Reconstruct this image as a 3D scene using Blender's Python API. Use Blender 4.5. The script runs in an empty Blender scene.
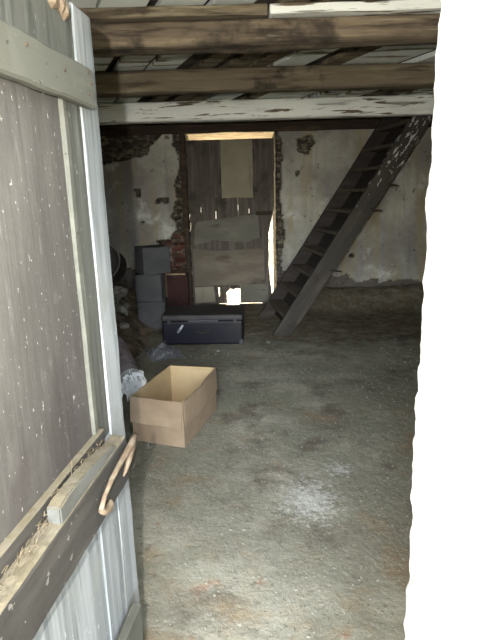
import bpy, bmesh, math, random
import numpy as np
from mathutils import Vector, Matrix, noise

SC = bpy.context.scene
COL = SC.collection
R = math.radians

# ------------------------------------------------------------------ camera, light, exposure
cam_d = bpy.data.cameras.new('camera')
cam_d.sensor_fit = 'VERTICAL'
cam_d.sensor_height = 24.0
cam_d.lens = 24.0 * 533 / 640
cam_d.clip_start = 0.01
cam = bpy.data.objects.new('camera', cam_d)
COL.objects.link(cam)
cam.matrix_world = (Matrix.Translation((0, 0, 1.45)) @ Matrix.Rotation(R(90 - 13.7), 4, 'X')
                    @ Matrix.Rotation(R(-1.6), 4, 'Z'))
SC.camera = cam

world = bpy.data.worlds.new('sky')
SC.world = world
world.use_nodes = True
wn = world.node_tree
wn.nodes.clear()
w_out = wn.nodes.new('ShaderNodeOutputWorld')
w_bg = wn.nodes.new('ShaderNodeBackground')
w_sky = wn.nodes.new('ShaderNodeTexSky')
w_sky.sky_type = 'NISHITA'
w_sky.sun_disc = False
w_sky.sun_elevation = R(42)
w_sky.sun_rotation = R(15)
w_sky.dust_density = 3.0
w_sky.air_density = 1.0
w_sky.ozone_density = 1.0
w_bg.inputs['Strength'].default_value = 0.11
w_mix = wn.nodes.new('ShaderNodeMix')                    # thin warm haze over the blue
w_mix.data_type = 'RGBA'
w_mix.inputs['Factor'].default_value = 0.8
w_mix.inputs['B'].default_value = (1.04, 1.0, 0.94, 1)
wn.links.new(w_sky.outputs[0], w_mix.inputs['A'])
w_tc = wn.nodes.new('ShaderNodeTexCoord')                # added bright sky lobe before the house front, fill light for the room
w_dot = wn.nodes.new('ShaderNodeVectorMath'); w_dot.operation = 'DOT_PRODUCT'
w_dot.inputs[1].default_value = Vector((-0.04, -0.96, 0.24)).normalized()
w_pow = wn.nodes.new('ShaderNodeMath'); w_pow.operation = 'POWER'
w_max = wn.nodes.new('ShaderNodeMath'); w_max.operation = 'MAXIMUM'
w_mul = wn.nodes.new('ShaderNodeMath'); w_mul.operation = 'MULTIPLY_ADD'
wn.links.new(w_tc.outputs['Generated'], w_dot.inputs[0])
wn.links.new(w_dot.outputs['Value'], w_max.inputs[0]); w_max.inputs[1].default_value = 0.0
wn.links.new(w_max.outputs[0], w_pow.inputs[0]); w_pow.inputs[1].default_value = 14.0
wn.links.new(w_pow.outputs[0], w_mul.inputs[0])
w_mul.inputs[1].default_value = 34.0; w_mul.inputs[2].default_value = 1.0
w_sc = wn.nodes.new('ShaderNodeVectorMath'); w_sc.operation = 'SCALE'
wn.links.new(w_mix.outputs['Result'], w_sc.inputs[0])
wn.links.new(w_mul.outputs[0], w_sc.inputs['Scale'])
wn.links.new(w_sc.outputs[0], w_bg.inputs[0])
wn.links.new(w_bg.outputs[0], w_out.inputs[0])

sun_d = bpy.data.lights.new('sun', 'SUN')
sun_d.energy = 6.5
sun_d.angle = R(0.6)
sun_d.color = (1.0, 0.93, 0.82)
sun = bpy.data.objects.new('sun', sun_d)
COL.objects.link(sun)
sun.rotation_euler = (R(-48), 0, R(-14))         # stands behind the house, shines towards the camera

fla_d = bpy.data.lights.new('camera_flash', 'POINT')      # the flash of the photographer standing in the doorway
fla_d.energy = 25.0
fla_d.shadow_soft_size = 0.012
fla_d.color = (1.0, 0.975, 0.94)
fla = bpy.data.objects.new('camera_flash', fla_d)
COL.objects.link(fla)
fla.location = (-0.07, -0.13, 1.52)

por_d = bpy.data.lights.new('doorway_portal', 'AREA')   # sampling aid of the doorway, gives no light of its own
por_d.shape = 'RECTANGLE'
por_d.size = 0.9
por_d.size_y = 2.05
por_d.cycles.is_portal = True
por = bpy.data.objects.new('doorway_portal', por_d)
COL.objects.link(por)
por.location = (-0.09, 0.39, 1.02)
por.rotation_euler = (R(90), 0, 0)

SC.view_settings.view_transform = 'Standard'
SC.view_settings.look = 'None'
SC.view_settings.gamma = 1.0
SC.view_settings.use_curve_mapping = False
SC.view_settings.exposure = 3.36
SC.cycles.diffuse_bounces = 8
SC.cycles.max_bounces = 12

# ------------------------------------------------------------------ helpers
def lin(c):
    out = []
    for v in c:
        v = v / 255.0
        out.append(v / 12.92 if v <= 0.04045 else ((v + 0.055) / 1.055) ** 2.4)
    return (*out, 1.0)


def M(name, base, layers=(), rough=0.9, bumps=(), metal=0.0, spec=0.3, alpha=None):
    """base colour, then layers laid over it through noise masks, then bumps"""
    m = bpy.data.materials.new(name)
    m.use_nodes = True
    nt = m.node_tree
    N, L = nt.nodes, nt.links
    bs = N['Principled BSDF']
    bs.inputs['Roughness'].default_value = rough
    bs.inputs['Metallic'].default_value = metal
    bs.inputs['Specular IOR Level'].default_value = spec
    tc = N.new('ShaderNodeTexCoord')
    oi = N.new('ShaderNodeObjectInfo')
    off = N.new('ShaderNodeVectorMath'); off.operation = 'SCALE'
    off.inputs[0].default_value = (7.3, 3.1, 5.7)
    L.new(oi.outputs['Random'], off.inputs['Scale'])
    add = N.new('ShaderNodeVectorMath'); add.operation = 'ADD'
    L.new(tc.outputs['Object'], add.inputs[0]); L.new(off.outputs[0], add.inputs[1])

    def mask(d):
        mp = N.new('ShaderNodeMapping')
        mp.vector_type = 'TEXTURE' if d.get('rot') else 'POINT'
        s = d.get('s', (1, 1, 1))
        if d.get('rot'):
            mp.inputs['Rotation'].default_value = d['rot']
            mp.inputs['Scale'].default_value = tuple(1 / v for v in s)
        else:
            mp.inputs['Scale'].default_value = s
        mp.inputs['Location'].default_value = d.get('o', (0, 0, 0))
        L.new(add.outputs[0], mp.inputs['Vector'])
        if d.get('t') == 'voronoi':
            t = N.new('ShaderNodeTexVoronoi'); t.feature = d.get('f', 'F1')
            t.inputs['Scale'].default_value = d.get('n', 5)
            outp = t.outputs['Distance']
        else:
            t = N.new('ShaderNodeTexNoise')
            t.inputs['Scale'].default_value = d.get('n', 5)
            t.inputs['Detail'].default_value = d.get('d', 6)
            t.inputs['Roughness'].default_value = d.get('r', 0.6)
            t.inputs['Distortion'].default_value = d.get('w', 0)
            outp = t.outputs['Fac']
        L.new(mp.outputs[0], t.inputs['Vector'])
        return outp

    prev = None
    for d in layers:
        v = mask(d)
        if d.get('a'):
            at = N.new('ShaderNodeAttribute'); at.attribute_name = d['a']
            ma = N.new('ShaderNodeMath'); ma.operation = 'MULTIPLY_ADD'
            L.new(at.outputs['Fac'], ma.inputs[0])
            ma.inputs[1].default_value = d.get('ak', 1.0)
            ms = N.new('ShaderNodeMath'); ms.operation = 'MULTIPLY_ADD'
            L.new(v, ms.inputs[0]); ms.inputs[1].default_value = d.get('nk', 1.0)
            ms.inputs[2].default_value = 0.0
            L.new(ms.outputs[0], ma.inputs[2])
            v = ma.outputs[0]
        mr = N.new('ShaderNodeMapRange'); mr.interpolation_type = 'SMOOTHSTEP'
        L.new(v, mr.inputs['Value'])
        mr.inputs['From Min'].default_value = d['lo']
        mr.inputs['From Max'].default_value = d['hi']
        mr.inputs['To Max'].default_value = d.get('k', 1.0)
        mx = N.new('ShaderNodeMix'); mx.data_type = 'RGBA'
        L.new(mr.outputs[0], mx.inputs['Factor'])
        if prev is None:
            mx.inputs['A'].default_value = lin(base)
        else:
            L.new(prev, mx.inputs['A'])
        mx.inputs['B'].default_value = lin(d['c'])
        prev = mx.outputs['Result']
    if prev is None:
        bs.inputs['Base Color'].default_value = lin(base)
    else:
        L.new(prev, bs.inputs['Base Color'])
    nrm = None
    for d in bumps:
        v = mask(d)
        b = N.new('ShaderNodeBump')
        b.inputs['Strength'].default_value = d.get('k', 0.4)
        b.inputs['Distance'].default_value = d.get('dist', 0.01)
        L.new(v, b.inputs['Height'])
        if nrm is not None:
            L.new(nrm, b.inputs['Normal'])
        nrm = b.outputs[0]
    if nrm is not None:
        L.new(nrm, bs.inputs['Normal'])
    if alpha is not None:
        bs.inputs['Transmission Weight'].default_value = alpha
        bs.inputs['IOR'].default_value = 1.1
    return m


def mk(name, bm, mat, parent=None, smooth=False, kind=None, label=None, cat=None, group=None):
    me = bpy.data.meshes.new(name)
    bmesh.ops.recalc_face_normals(bm, faces=bm.faces)
    bm.to_mesh(me); bm.free()
    for mm in (mat if isinstance(mat, (list, tuple)) else [mat]):
        me.materials.append(mm)
    if smooth:
        for p in me.polygons:
            p.use_smooth = True
    o = bpy.data.objects.new(name, me)
    COL.objects.link(o)
    if parent: o.parent = parent
    tag(o, label, cat, group, kind)
    return o


def tag(o, label=None, cat=None, group=None, kind=None):
    if label: o['label'] = label
    if cat: o['category'] = cat
    if group: o['group'] = group
    if kind: o['kind'] = kind
    return o


def empty(name, loc, rz=0.0, **k):
    o = bpy.data.objects.new(name, None)
    o.empty_display_size = 0.1
    COL.objects.link(o)
    o.location = loc
    o.rotation_euler = (0, 0, rz)
    return tag(o, **k)


def nvec(p, f, seed):
    return noise.noise_vector(Vector(p) * f + Vector((seed * 3.7, seed * 1.9, seed * 5.3)))


def nz(x, y, z, f=1.0, seed=0.0):
    return noise.noise(Vector((x * f + seed * 3.7, y * f + seed * 1.9, z * f + seed * 5.3)))


def fbm(x, y, z, f=1.0, seed=0.0, o=4):
    return noise.fractal(Vector((x * f + seed * 3.7, y * f + seed * 1.9, z * f + seed * 5.3)), 1.0, 2.0, o)


def board(bm, lo, hi, step=0.12, jit=0.002, bev=0.003, seed=1.0, freq=9.0, mat_i=0):
    """a sawn board: bevelled box, cut along its long sides, edges slightly uneven"""
    t = bmesh.new()
    bmesh.ops.create_cube(t, size=1.0)
    lo = Vector(lo); hi = Vector(hi); d = hi - lo; c = (lo + hi) / 2
    for v in t.verts:
        v.co = Vector((v.co.x * d.x, v.co.y * d.y, v.co.z * d.z)) + c
    if bev:
        b = min(bev, min(d) * 0.3)
        bmesh.ops.bevel(t, geom=list(t.edges), offset=b, segments=1, affect='EDGES')
    for ax in range(3):
        n = int(d[ax] / step)
        for k in range(1, n):
            p = lo.copy(); p[ax] = lo[ax] + d[ax] * k / n
            nn = Vector((0, 0, 0)); nn[ax] = 1
            bmesh.ops.bisect_plane(t, geom=t.verts[:] + t.edges[:] + t.faces[:], plane_co=p, plane_no=nn)
    for v in t.verts:
        v.co += nvec(v.co, freq, seed) * jit
    merge(bm, t, mat_i)


def merge(bm, t, mat_i=0, mx=None):
    mp = {}
    for v in t.verts:
        mp[v] = bm.verts.new(mx @ v.co if mx else v.co)
    for f in t.faces:
        try:
            nf = bm.faces.new([mp[v] for v in f.verts])
            nf.material_index = mat_i
            nf.smooth = f.smooth
        except ValueError:
            pass
    t.free()


def prism(bm, pts, a0, a1, axis='Y', mat_i=0):
    """extrude an outline along an axis; pts are the two other coordinates in order"""
    def P(u, v, a):
        return {'Y': (u, a, v), 'X': (a, u, v), 'Z': (u, v, a)}[axis]
    A = [bm.verts.new(P(u, v, a0)) for u, v in pts]
    B = [bm.verts.new(P(u, v, a1)) for u, v in pts]
    n = len(pts)
    fs = [bm.faces.new(A), bm.faces.new(B[::-1])]
    for i in range(n):
        j = (i + 1) % n
        fs.append(bm.faces.new((A[i], A[j], B[j], B[i])))
    for f in fs: f.material_index = mat_i


def tube(bm, path, rad, n=8, cap=True):
    path = [Vector(p) for p in path]
    if not isinstance(rad, (list, tuple)): rad = [rad] * len(path)
    rings = []
    up = Vector((0.31, 0.17, 0.93))
    for i, p in enumerate(path):
        d = (path[min(i + 1, len(path) - 1)] - path[max(i - 1, 0)]).normalized()
        s = d.cross(up)
        if s.length < 1e-3: s = d.cross(Vector((1, 0, 0)))
        s.normalize(); t = s.cross(d)
        rings.append([bm.verts.new(p + (s * math.cos(a) + t * math.sin(a)) * rad[i])
                      for a in (2 * math.pi * k / n for k in range(n))])
    for a, b in zip(rings, rings[1:]):
        for k in range(n):
            bm.faces.new((a[k], a[(k + 1) % n], b[(k + 1) % n], b[k]))
    if cap:
        bm.faces.new(rings[0]); bm.faces.new(rings[-1][::-1])
    return rings


def rock(bm, c, r, seed, sub=2, sq=(1, 1, 0.7), rough=0.35):
    t = bmesh.new()
    bmesh.ops.create_icosphere(t, subdivisions=sub, radius=1.0)
    for v in t.verts:
        k = 1 + rough * fbm(*v.co, 1.1, seed, 3)
        v.co = Vector((v.co.x * sq[0], v.co.y * sq[1], v.co.z * sq[2])) * r * k
    merge(bm, t, 0, Matrix.Translation(c))


def inpoly(P, poly):
    x, y = P[:, 0], P[:, 1]
    ins = np.zeros(len(P), bool)
    n = len(poly)
    for i in range(n):
        x0, y0 = poly[i]; x1, y1 = poly[(i + 1) % n]
        c = ((y0 > y) != (y1 > y))
        with np.errstate(divide='ignore', invalid='ignore'):
            xi = (x1 - x0) * (y - y0) / (y1 - y0) + x0
        ins ^= c & (x < xi)
    return ins


def attr(o, name, vals):
    a = o.data.attributes.new(name, 'FLOAT', 'POINT')
    a.data.foreach_set('value', np.asarray(vals, np.float32))


# ------------------------------------------------------------------ materials
GR = (30, 30, 1.6)                                  # grain along z
GX = (1.6, 30, 30)                                  # grain along x
stone_plaster = M('old_plaster_on_stone', (137, 132, 125), [
    dict(c=(195, 192, 176), n=1.3, lo=.35, hi=.7),
    dict(c=(159, 146, 110), s=(4.5, 1, .45), n=1.6, d=8, lo=.50, hi=.74, k=.75, a='right', ak=.06),
    dict(c=(119, 119, 112), s=(5, 1, .5), n=1.9, lo=.53, hi=.8, k=.8),
    dict(c=(224, 224, 218), n=3.1, lo=.58, hi=.75, k=.7),
    dict(c=(80, 75, 68), n=15, d=8, lo=.62, hi=.70, k=.8),
    dict(c=(91, 87, 78), n=38, d=4, lo=.66, hi=.72, k=.6),
    dict(c=(74, 68, 59), n=9, d=8, lo=.84, hi=.98, a='bare', ak=.9, nk=.6),
    dict(c=(142, 131, 112), n=11, s=(1, 1, 2.2), d=8, lo=1.22, hi=1.34, a='bare', ak=.9, nk=.7, k=.85),
    dict(c=(98, 59, 49), n=9, d=6, lo=1.12, hi=1.26, a='brick', ak=.9, nk=.6),
    dict(c=(100, 93, 85), n=7, d=9, lo=.86, hi=1.12, a='soil', ak=.8, nk=.8),
    dict(c=(59, 53, 47), n=13, d=8, o=(3, 3, 3), lo=1.22, hi=1.34, a='soil', ak=.8, nk=.8),
], rough=.95, bumps=[dict(n=22, k=.6, dist=.015), dict(n=90, k=.4, dist=.004)])
side_plaster = M('grey_plaster', (139, 136, 128), [
    dict(c=(166, 162, 147), n=1.5, lo=.4, hi=.7),
    dict(c=(94, 90, 82), n=2.4, lo=.55, hi=.75, k=.8),
    dict(c=(65, 59, 50), n=11, lo=.66, hi=.75, k=.8),
], rough=.95, bumps=[dict(n=18, k=.6, dist=.015), dict(n=80, k=.4, dist=.004)])
lime = M('whitewashed_lime', (206, 206, 200), [
    dict(c=(188, 187, 178), s=(1, 1, .6), n=9, d=8, lo=.5, hi=.75, k=.7),
    dict(c=(220, 220, 216), s=(1, 1, .5), n=22, d=8, lo=.5, hi=.7, k=.7),
], rough=.9, bumps=[dict(n=14, k=.3, dist=.006), dict(n=70, k=.35, dist=.003)])
floor_m = M('beaten_floor', (121, 119, 104), [
    dict(c=(145, 142, 126), n=2.2, d=8, lo=.42, hi=.66),
    dict(c=(94, 87, 75), n=3.4, d=9, lo=.50, hi=.68, k=.85),
    dict(c=(126, 107, 81), n=2.7, d=8, o=(4, 2, 0), lo=.55, hi=.70, k=.7),
    dict(c=(132, 87, 60), n=5.2, d=8, o=(9, 1, 0), lo=.66, hi=.76, k=.55, a='near', ak=.06),
    dict(c=(140, 122, 92), n=6, d=8, o=(2, 9, 0), lo=.62, hi=.86, k=.55, a='near', ak=.16),
    dict(c=(81, 75, 63), n=24, d=8, o=(1, 4, 0), lo=.55, hi=.70, k=.45),
    dict(c=(162, 159, 143), n=30, d=8, o=(5, 2, 0), lo=.56, hi=.70, k=.4),
    dict(c=(198, 198, 190), n=38, d=9, r=.75, lo=.68, hi=.86, k=.55, a='chalk', ak=.42, nk=.9),
    dict(c=(197, 194, 180), n=85, d=3, lo=.68, hi=.73, k=.8),
    dict(c=(63, 58, 48), n=70, d=3, o=(3, 3, 3), lo=.66, hi=.72, k=.8),
    dict(c=(87, 77, 62), n=9, d=8, lo=.66, hi=.95, a='earth', ak=.5, nk=.7, k=.92),  # far floor: brown litter, with light falloff put into the colour
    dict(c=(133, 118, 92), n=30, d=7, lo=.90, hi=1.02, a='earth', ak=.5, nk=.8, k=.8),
], rough=.95, spec=.1, bumps=[dict(n=16, k=.6, dist=.015), dict(n=60, k=.5, dist=.006), dict(n=190, k=.4, dist=.002)])
beam_m = M('rough_brown_beam', (101, 89, 73), [
    dict(c=(135, 120, 98), s=(.8, 9, 9), n=1.7, d=8, lo=.45, hi=.66),
    dict(c=(56, 47, 38), s=(.7, 7, 7), n=2.4, d=8, o=(2, 5, 1), lo=.5, hi=.64, k=.9),
    dict(c=(49, 43, 37), n=3.2, d=8, lo=.55, hi=.68, k=.8),
    dict(c=(147, 136, 118), s=(1.2, 18, 18), n=3, d=6, o=(1, 1, 7), lo=.62, hi=.70, k=.7),
], rough=.9, bumps=[dict(s=(1, 14, 14), n=3.5, k=.8, dist=.015), dict(n=45, k=.4, dist=.004)])
beam2_m = M('grey_brown_beam', (106, 95, 77), [
    dict(c=(135, 124, 101), s=(.8, 9, 9), n=1.7, d=8, lo=.45, hi=.66),
    dict(c=(65, 56, 43), s=(.7, 7, 7), n=2.6, d=8, lo=.5, hi=.64, k=.9),
    dict(c=(47, 41, 34), n=3.5, d=8, o=(4, 0, 0), lo=.57, hi=.68, k=.85),
], rough=.9, bumps=[dict(s=(1, 14, 14), n=3.5, k=.8, dist=.015), dict(n=45, k=.4, dist=.004)])
white_beam_m = M('peeling_white_paint', (108, 94, 75), [
    dict(c=(241, 242, 232), s=(.6, 7, 7), n=4.2, d=9, w=.5, lo=.40, hi=.44),
    dict(c=(206, 208, 197), s=(1, 6, 6), n=2, o=(3, 3, 3), lo=.5, hi=.7, k=.7),
    dict(c=(112, 103, 87), s=(1, 14, 14), n=2.6, o=(6, 3, 1), lo=.63, hi=.68, k=.8),
], rough=.8, bumps=[dict(s=(.6, 7, 7), n=4.2, d=9, w=.5, k=.6, dist=.006)])
ceil_m = M('peeling_ceiling_board', (74, 64, 52), [
    dict(c=(222, 226, 218), s=(1.0, 3, 1), n=2.2, d=8, lo=.36, hi=.41),
    dict(c=(128, 112, 88), s=(.5, 4, 1), n=2.0, o=(3, 4, 0), lo=.58, hi=.62, k=.9),
], rough=.85, bumps=[dict(s=(1, 10, 1), n=3, k=.4, dist=.006)])
plate_m = M('dark_old_timber', (62, 52, 42), [
    dict(c=(86, 72, 58), s=(1, 12, 12), n=1.8, lo=.45, hi=.7),
    dict(c=(38, 32, 26), n=4, lo=.55, hi=.7, k=.8),
], rough=.9, bumps=[dict(s=(1, 12, 12), n=3.5, k=.7, dist=.012)])
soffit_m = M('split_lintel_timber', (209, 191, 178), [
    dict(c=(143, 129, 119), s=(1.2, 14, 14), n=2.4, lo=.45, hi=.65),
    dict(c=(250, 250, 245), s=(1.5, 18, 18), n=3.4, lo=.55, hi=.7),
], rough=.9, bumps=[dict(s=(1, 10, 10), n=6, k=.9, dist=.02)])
panel_m = M('dark_weathered_panel', (75, 72, 68), [
    dict(c=(88, 86, 81), n=2.6, s=(1, 1, .6), d=8, lo=.42, hi=.68),
    dict(c=(58, 53, 51), n=3.4, s=(1, 1, .5), d=8, o=(2, 2, 1), lo=.5, hi=.68, k=.8),
    dict(c=(64, 60, 58), s=(20, 20, 1.2), n=1.6, d=7, lo=.50, hi=.68, k=.5),
    dict(c=(111, 110, 105), s=(4, 4, .8), n=9, d=6, o=(5, 1, 2), lo=.58, hi=.72, k=.6),
    dict(c=(179, 178, 171), s=(1.4, 1.4, .7), n=95, d=2, lo=.69, hi=.73, k=.85),
    dict(c=(175, 173, 167), s=(1.6, 1.6, .5), n=44, d=3, o=(1, 7, 2), lo=.695, hi=.73, k=.75),
], rough=.75, bumps=[dict(s=GR, n=1.6, k=.3, dist=.005), dict(n=70, k=.25, dist=.003)])
stile_m = M('pale_weathered_board', (117, 121, 121), [
    dict(c=(141, 144, 144), s=(16, 16, .8), n=1.6, d=8, lo=.42, hi=.62),
    dict(c=(91, 96, 96), s=(22, 22, .8), n=1.7, d=8, o=(2, 2, 2), lo=.52, hi=.66, k=.85),
    dict(c=(71, 74, 71), s=(30, 30, 1.2), n=1.9, d=8, o=(5, 2, 1), lo=.62, hi=.72, k=.6),
    dict(c=(127, 129, 123), n=6, d=8, o=(5, 2, 1), lo=.52, hi=.68, k=.6),
    dict(c=(176, 178, 175), s=(2, 2, .6), n=46, d=2, lo=.68, hi=.74, k=.6),
], rough=.8, bumps=[dict(s=GR, n=1.8, k=.35, dist=.005)])
strip_m = M('dull_grey_green_board', (78, 79, 73), [
    dict(c=(60, 62, 57), s=(30, 30, 1.2), n=1.6, lo=.45, hi=.65),
    dict(c=(93, 94, 88), s=(26, 26, 1.5), n=2, o=(3, 1, 1), lo=.58, hi=.7, k=.8),
    dict(c=(132, 132, 126), s=(2, 2, .7), n=40, d=2, lo=.68, hi=.74, k=.6),
], rough=.8, bumps=[dict(s=GR, n=1.8, k=.4, dist=.005)])
rail_m = M('grey_green_rail', (83, 83, 75), [
    dict(c=(96, 96, 86), s=(1.2, 8, 8), n=1.8, lo=.45, hi=.7),
    dict(c=(68, 68, 59), n=4, lo=.52, hi=.72, k=.7),
    dict(c=(115, 114, 105), s=(1.5, 2.4, 2.4), n=30, d=3, lo=.66, hi=.74, k=.6),
    dict(c=(47, 45, 40), n=48, d=2, o=(3, 2, 4), lo=.70, hi=.74, k=.8),
], rough=.8, bumps=[dict(s=(2, 20, 20), n=2.0, k=.35, dist=.005)])
ledge_m = M('dark_ledge_wood', (51, 49, 45), [
    dict(c=(66, 63, 58), s=(1.4, 10, 10), n=2, lo=.45, hi=.7),
    dict(c=(34, 31, 29), n=4, lo=.52, hi=.7, k=.8),
    dict(c=(113, 111, 105), n=46, d=2, lo=.685, hi=.73, k=.8),
], rough=.8, bumps=[dict(s=(2, 18, 18), n=2.4, k=.5, dist=.006)])
dust_m = M('pale_dust_layer', (98, 91, 73), [
    dict(c=(107, 101, 86), n=16, lo=.42, hi=.66),
    dict(c=(81, 73, 53), n=24, o=(3, 1, 0), lo=.56, hi=.7, k=.7),
    dict(c=(58, 49, 37), n=70, d=2, lo=.68, hi=.74, k=.8),
], rough=.98, bumps=[dict(n=60, k=.6, dist=.006)])
latch_m = M('grey_latch_block', (77, 77, 72), [
    dict(c=(89, 89, 84), s=(1.5, 8, 8), n=3, lo=.42, hi=.65),
    dict(c=(58, 57, 53), n=9, lo=.58, hi=.72, k=.7),
], rough=.9, bumps=[dict(n=40, k=.5, dist=.005)])
twig_m = M('peeled_twig', (99, 85, 68), [
    dict(c=(115, 104, 87), n=30, lo=.45, hi=.65),
    dict(c=(63, 50, 39), n=22, o=(2, 1, 1), lo=.6, hi=.7, k=.8),
], rough=.8, bumps=[dict(n=80, k=.5, dist=.003)])
back_plank_m = M('dark_door_plank', (87, 80, 72), [
    dict(c=(110, 102, 91), s=(18, 18, 1.1), n=1.6, lo=.45, hi=.7),
    dict(c=(56, 49, 45), n=3.5, lo=.52, hi=.7, k=.8),
], rough=.9, bumps=[dict(s=GR, n=1.4, k=.5, dist=.008)])
pale_ply_m = M('pale_patch_board', (139, 132, 110), [
    dict(c=(154, 147, 126), n=2.2, lo=.4, hi=.7),
    dict(c=(110, 103, 83), s=(6, 6, .8), n=2.2, lo=.55, hi=.72, k=.7),
], rough=.85, bumps=[dict(n=30, k=.2, dist=.003)])
sheet_m = M('brown_sheet_patch', (109, 99, 86), [
    dict(c=(127, 117, 102), n=2.2, s=(1, 1, 3), lo=.42, hi=.7),
    dict(c=(82, 72, 62), n=3, s=(1, 1, 2.5), lo=.54, hi=.7, k=.8),
], rough=.85, bumps=[dict(n=12, k=.4, dist=.01)])
sheet2_m = M('grey_sheet_patch', (105, 102, 90), [
    dict(c=(120, 115, 102), n=2.2, s=(1, 1, 3), lo=.42, hi=.7),
    dict(c=(78, 74, 66), n=3.3, s=(1, 1, 4), lo=.54, hi=.7, k=.8),
], rough=.85, bumps=[dict(n=12, k=.4, dist=.01)])
stair_m = M('dark_stair_wood', (48, 42, 38), [
    dict(c=(62, 55, 48), s=(2, 10, 10), n=2, lo=.45, hi=.7),
    dict(c=(33, 28, 25), n=4, lo=.55, hi=.7, k=.7),
], rough=.85, bumps=[dict(n=22, k=.5, dist=.006)])
tread_m = M('worn_tread_wood', (81, 73, 62), [
    dict(c=(98, 89, 76), s=(10, 2, 10), n=2, lo=.45, hi=.7),
    dict(c=(55, 48, 42), n=5, lo=.55, hi=.7, k=.7),
], rough=.85, bumps=[dict(n=22, k=.5, dist=.006)])
stringer_m = M('stringer_flaking_white', (56, 52, 45), [
    dict(c=(75, 68, 60), s=(1.4, 14, 12), rot=(0, R(-57), 0), n=1.6, lo=.45, hi=.7),
    dict(c=(38, 34, 30), n=4, lo=.55, hi=.7, k=.7),
    dict(c=(171, 169, 163), s=(3.0, 5, 9.5), rot=(0, R(-57), 0), n=3.6, d=3, lo=.90, hi=.925, a='flake', ak=.34, nk=1.0),
], rough=.85, bumps=[dict(n=22, k=.5, dist=.006)])
card_m = M('worn_cardboard', (124, 106, 86), [
    dict(c=(137, 120, 98), n=3, lo=.42, hi=.68),
    dict(c=(106, 90, 72), n=2.4, o=(3, 2, 1), lo=.52, hi=.72, k=.7),
    dict(c=(91, 80, 66), n=7, o=(1, 5, 2), lo=.62, hi=.76, k=.5),
], rough=.85, bumps=[dict(s=(40, 40, 1), n=2, k=.12, dist=.003), dict(n=9, k=.25, dist=.008)])
card_in_m = M('clean_cardboard', (159, 138, 102), [
    dict(c=(169, 148, 112), n=3, lo=.42, hi=.68),
    dict(c=(138, 116, 85), n=4, o=(3, 2, 1), lo=.56, hi=.72, k=.6),
], rough=.85, bumps=[dict(s=(40, 40, 1), n=2, k=.12, dist=.003)])
trunk_m = M('dark_blue_painted_tin', (13, 13, 24), [
    dict(c=(16, 17, 28), n=3, lo=.42, hi=.7),
    dict(c=(25, 21, 20), n=6, d=8, lo=.80, hi=.92, a='rust', ak=.5, nk=.7),
    dict(c=(34, 33, 34), n=30, d=3, lo=.68, hi=.74, k=.6),
    dict(c=(32, 29, 26), s=(1, 1, 3), n=5, o=(2, 2, 2), lo=.60, hi=.76, k=.5),
], rough=.5, spec=.25, bumps=[dict(n=10, k=.25, dist=.006)])
lid_m = M('dusty_dark_lid', (46, 43, 43), [
    dict(c=(62, 58, 56), n=4, lo=.42, hi=.7),
    dict(c=(30, 30, 37), n=5, o=(2, 2, 2), lo=.56, hi=.7, k=.8),
], rough=.6, spec=.4, bumps=[dict(n=14, k=.25, dist=.006)])
steel_m = M('dull_steel', (193, 193, 198), [
    dict(c=(138, 129, 120), n=20, lo=.5, hi=.7, k=.8)], rough=.35, metal=.8)
block_m = M('grey_concrete_block', (73, 73, 73), [
    dict(c=(84, 84, 83), n=4, lo=.42, hi=.68),
    dict(c=(57, 55, 55), n=26, d=3, lo=.60, hi=.7, k=.7),
], rough=.95, bumps=[dict(n=70, k=.6, dist=.005)])
crate_red_m = M('red_brown_panel', (62, 39, 35), [
    dict(c=(45, 28, 26), n=5, lo=.45, hi=.65),
    dict(c=(78, 54, 47), n=14, lo=.6, hi=.72, k=.7)], rough=.85, bumps=[dict(n=30, k=.5, dist=.006)])
crate_frame_m = M('pale_crate_wood', (172, 148, 120), [
    dict(c=(137, 109, 82), s=(10, 10, 2), n=2.5, lo=.48, hi=.68)], rough=.85)
rubble_m = M('brown_rubble_soil', (108, 95, 78), [
    dict(c=(140, 125, 102), n=6, lo=.45, hi=.66),
    dict(c=(65, 58, 48), n=9, d=8, lo=.5, hi=.66, k=.85),
    dict(c=(175, 158, 122), n=30, d=4, lo=.62, hi=.72, k=.7),
], rough=.97, bumps=[dict(n=14, k=.8, dist=.03), dict(n=60, k=.6, dist=.008)])
stone_m = M('grey_rubble_stone', (122, 116, 106), [
    dict(c=(146, 140, 128), n=6, lo=.45, hi=.66),
    dict(c=(88, 82, 74), n=10, lo=.52, hi=.7, k=.8)], rough=.95, bumps=[dict(n=20, k=.6, dist=.01)])
tub_m = M('dark_round_tub', (86, 81, 78), [
    dict(c=(120, 112, 107), n=6, lo=.46, hi=.7)], rough=.7, bumps=[dict(n=26, k=.4, dist=.006)])
sack_m = M('mauve_grey_tube', (144, 132, 132), [
    dict(c=(168, 156, 156), n=5, lo=.45, hi=.7),
    dict(c=(106, 96, 98), n=9, o=(2, 2, 2), lo=.54, hi=.72, k=.7)], rough=.75, bumps=[dict(n=24, k=.5, dist=.008)])
fray_m = M('frayed_white_plastic', (221, 223, 220), [dict(c=(185, 187, 180), n=16, lo=.5, hi=.7)], rough=.6)
film_m = M('crumpled_clear_film', (107, 109, 112), [
    dict(c=(68, 68, 71), n=9, lo=.45, hi=.66)], rough=.3, spec=.6, bumps=[dict(n=16, k=.8, dist=.02)])
rag_m = M('pale_rag', (120, 117, 107), [
    dict(c=(94, 90, 80), n=9, lo=.48, hi=.68)], rough=.95, bumps=[dict(n=18, k=.8, dist=.02)])
straw_m = M('dry_straw', (95, 85, 67), [
    dict(c=(71, 62, 47), n=14, lo=.45, hi=.65)], rough=.9)
chip_m = M('mortar_chips', (125, 122, 111), [
    dict(c=(89, 83, 73), n=9, lo=.45, hi=.65)], rough=.95)
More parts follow.
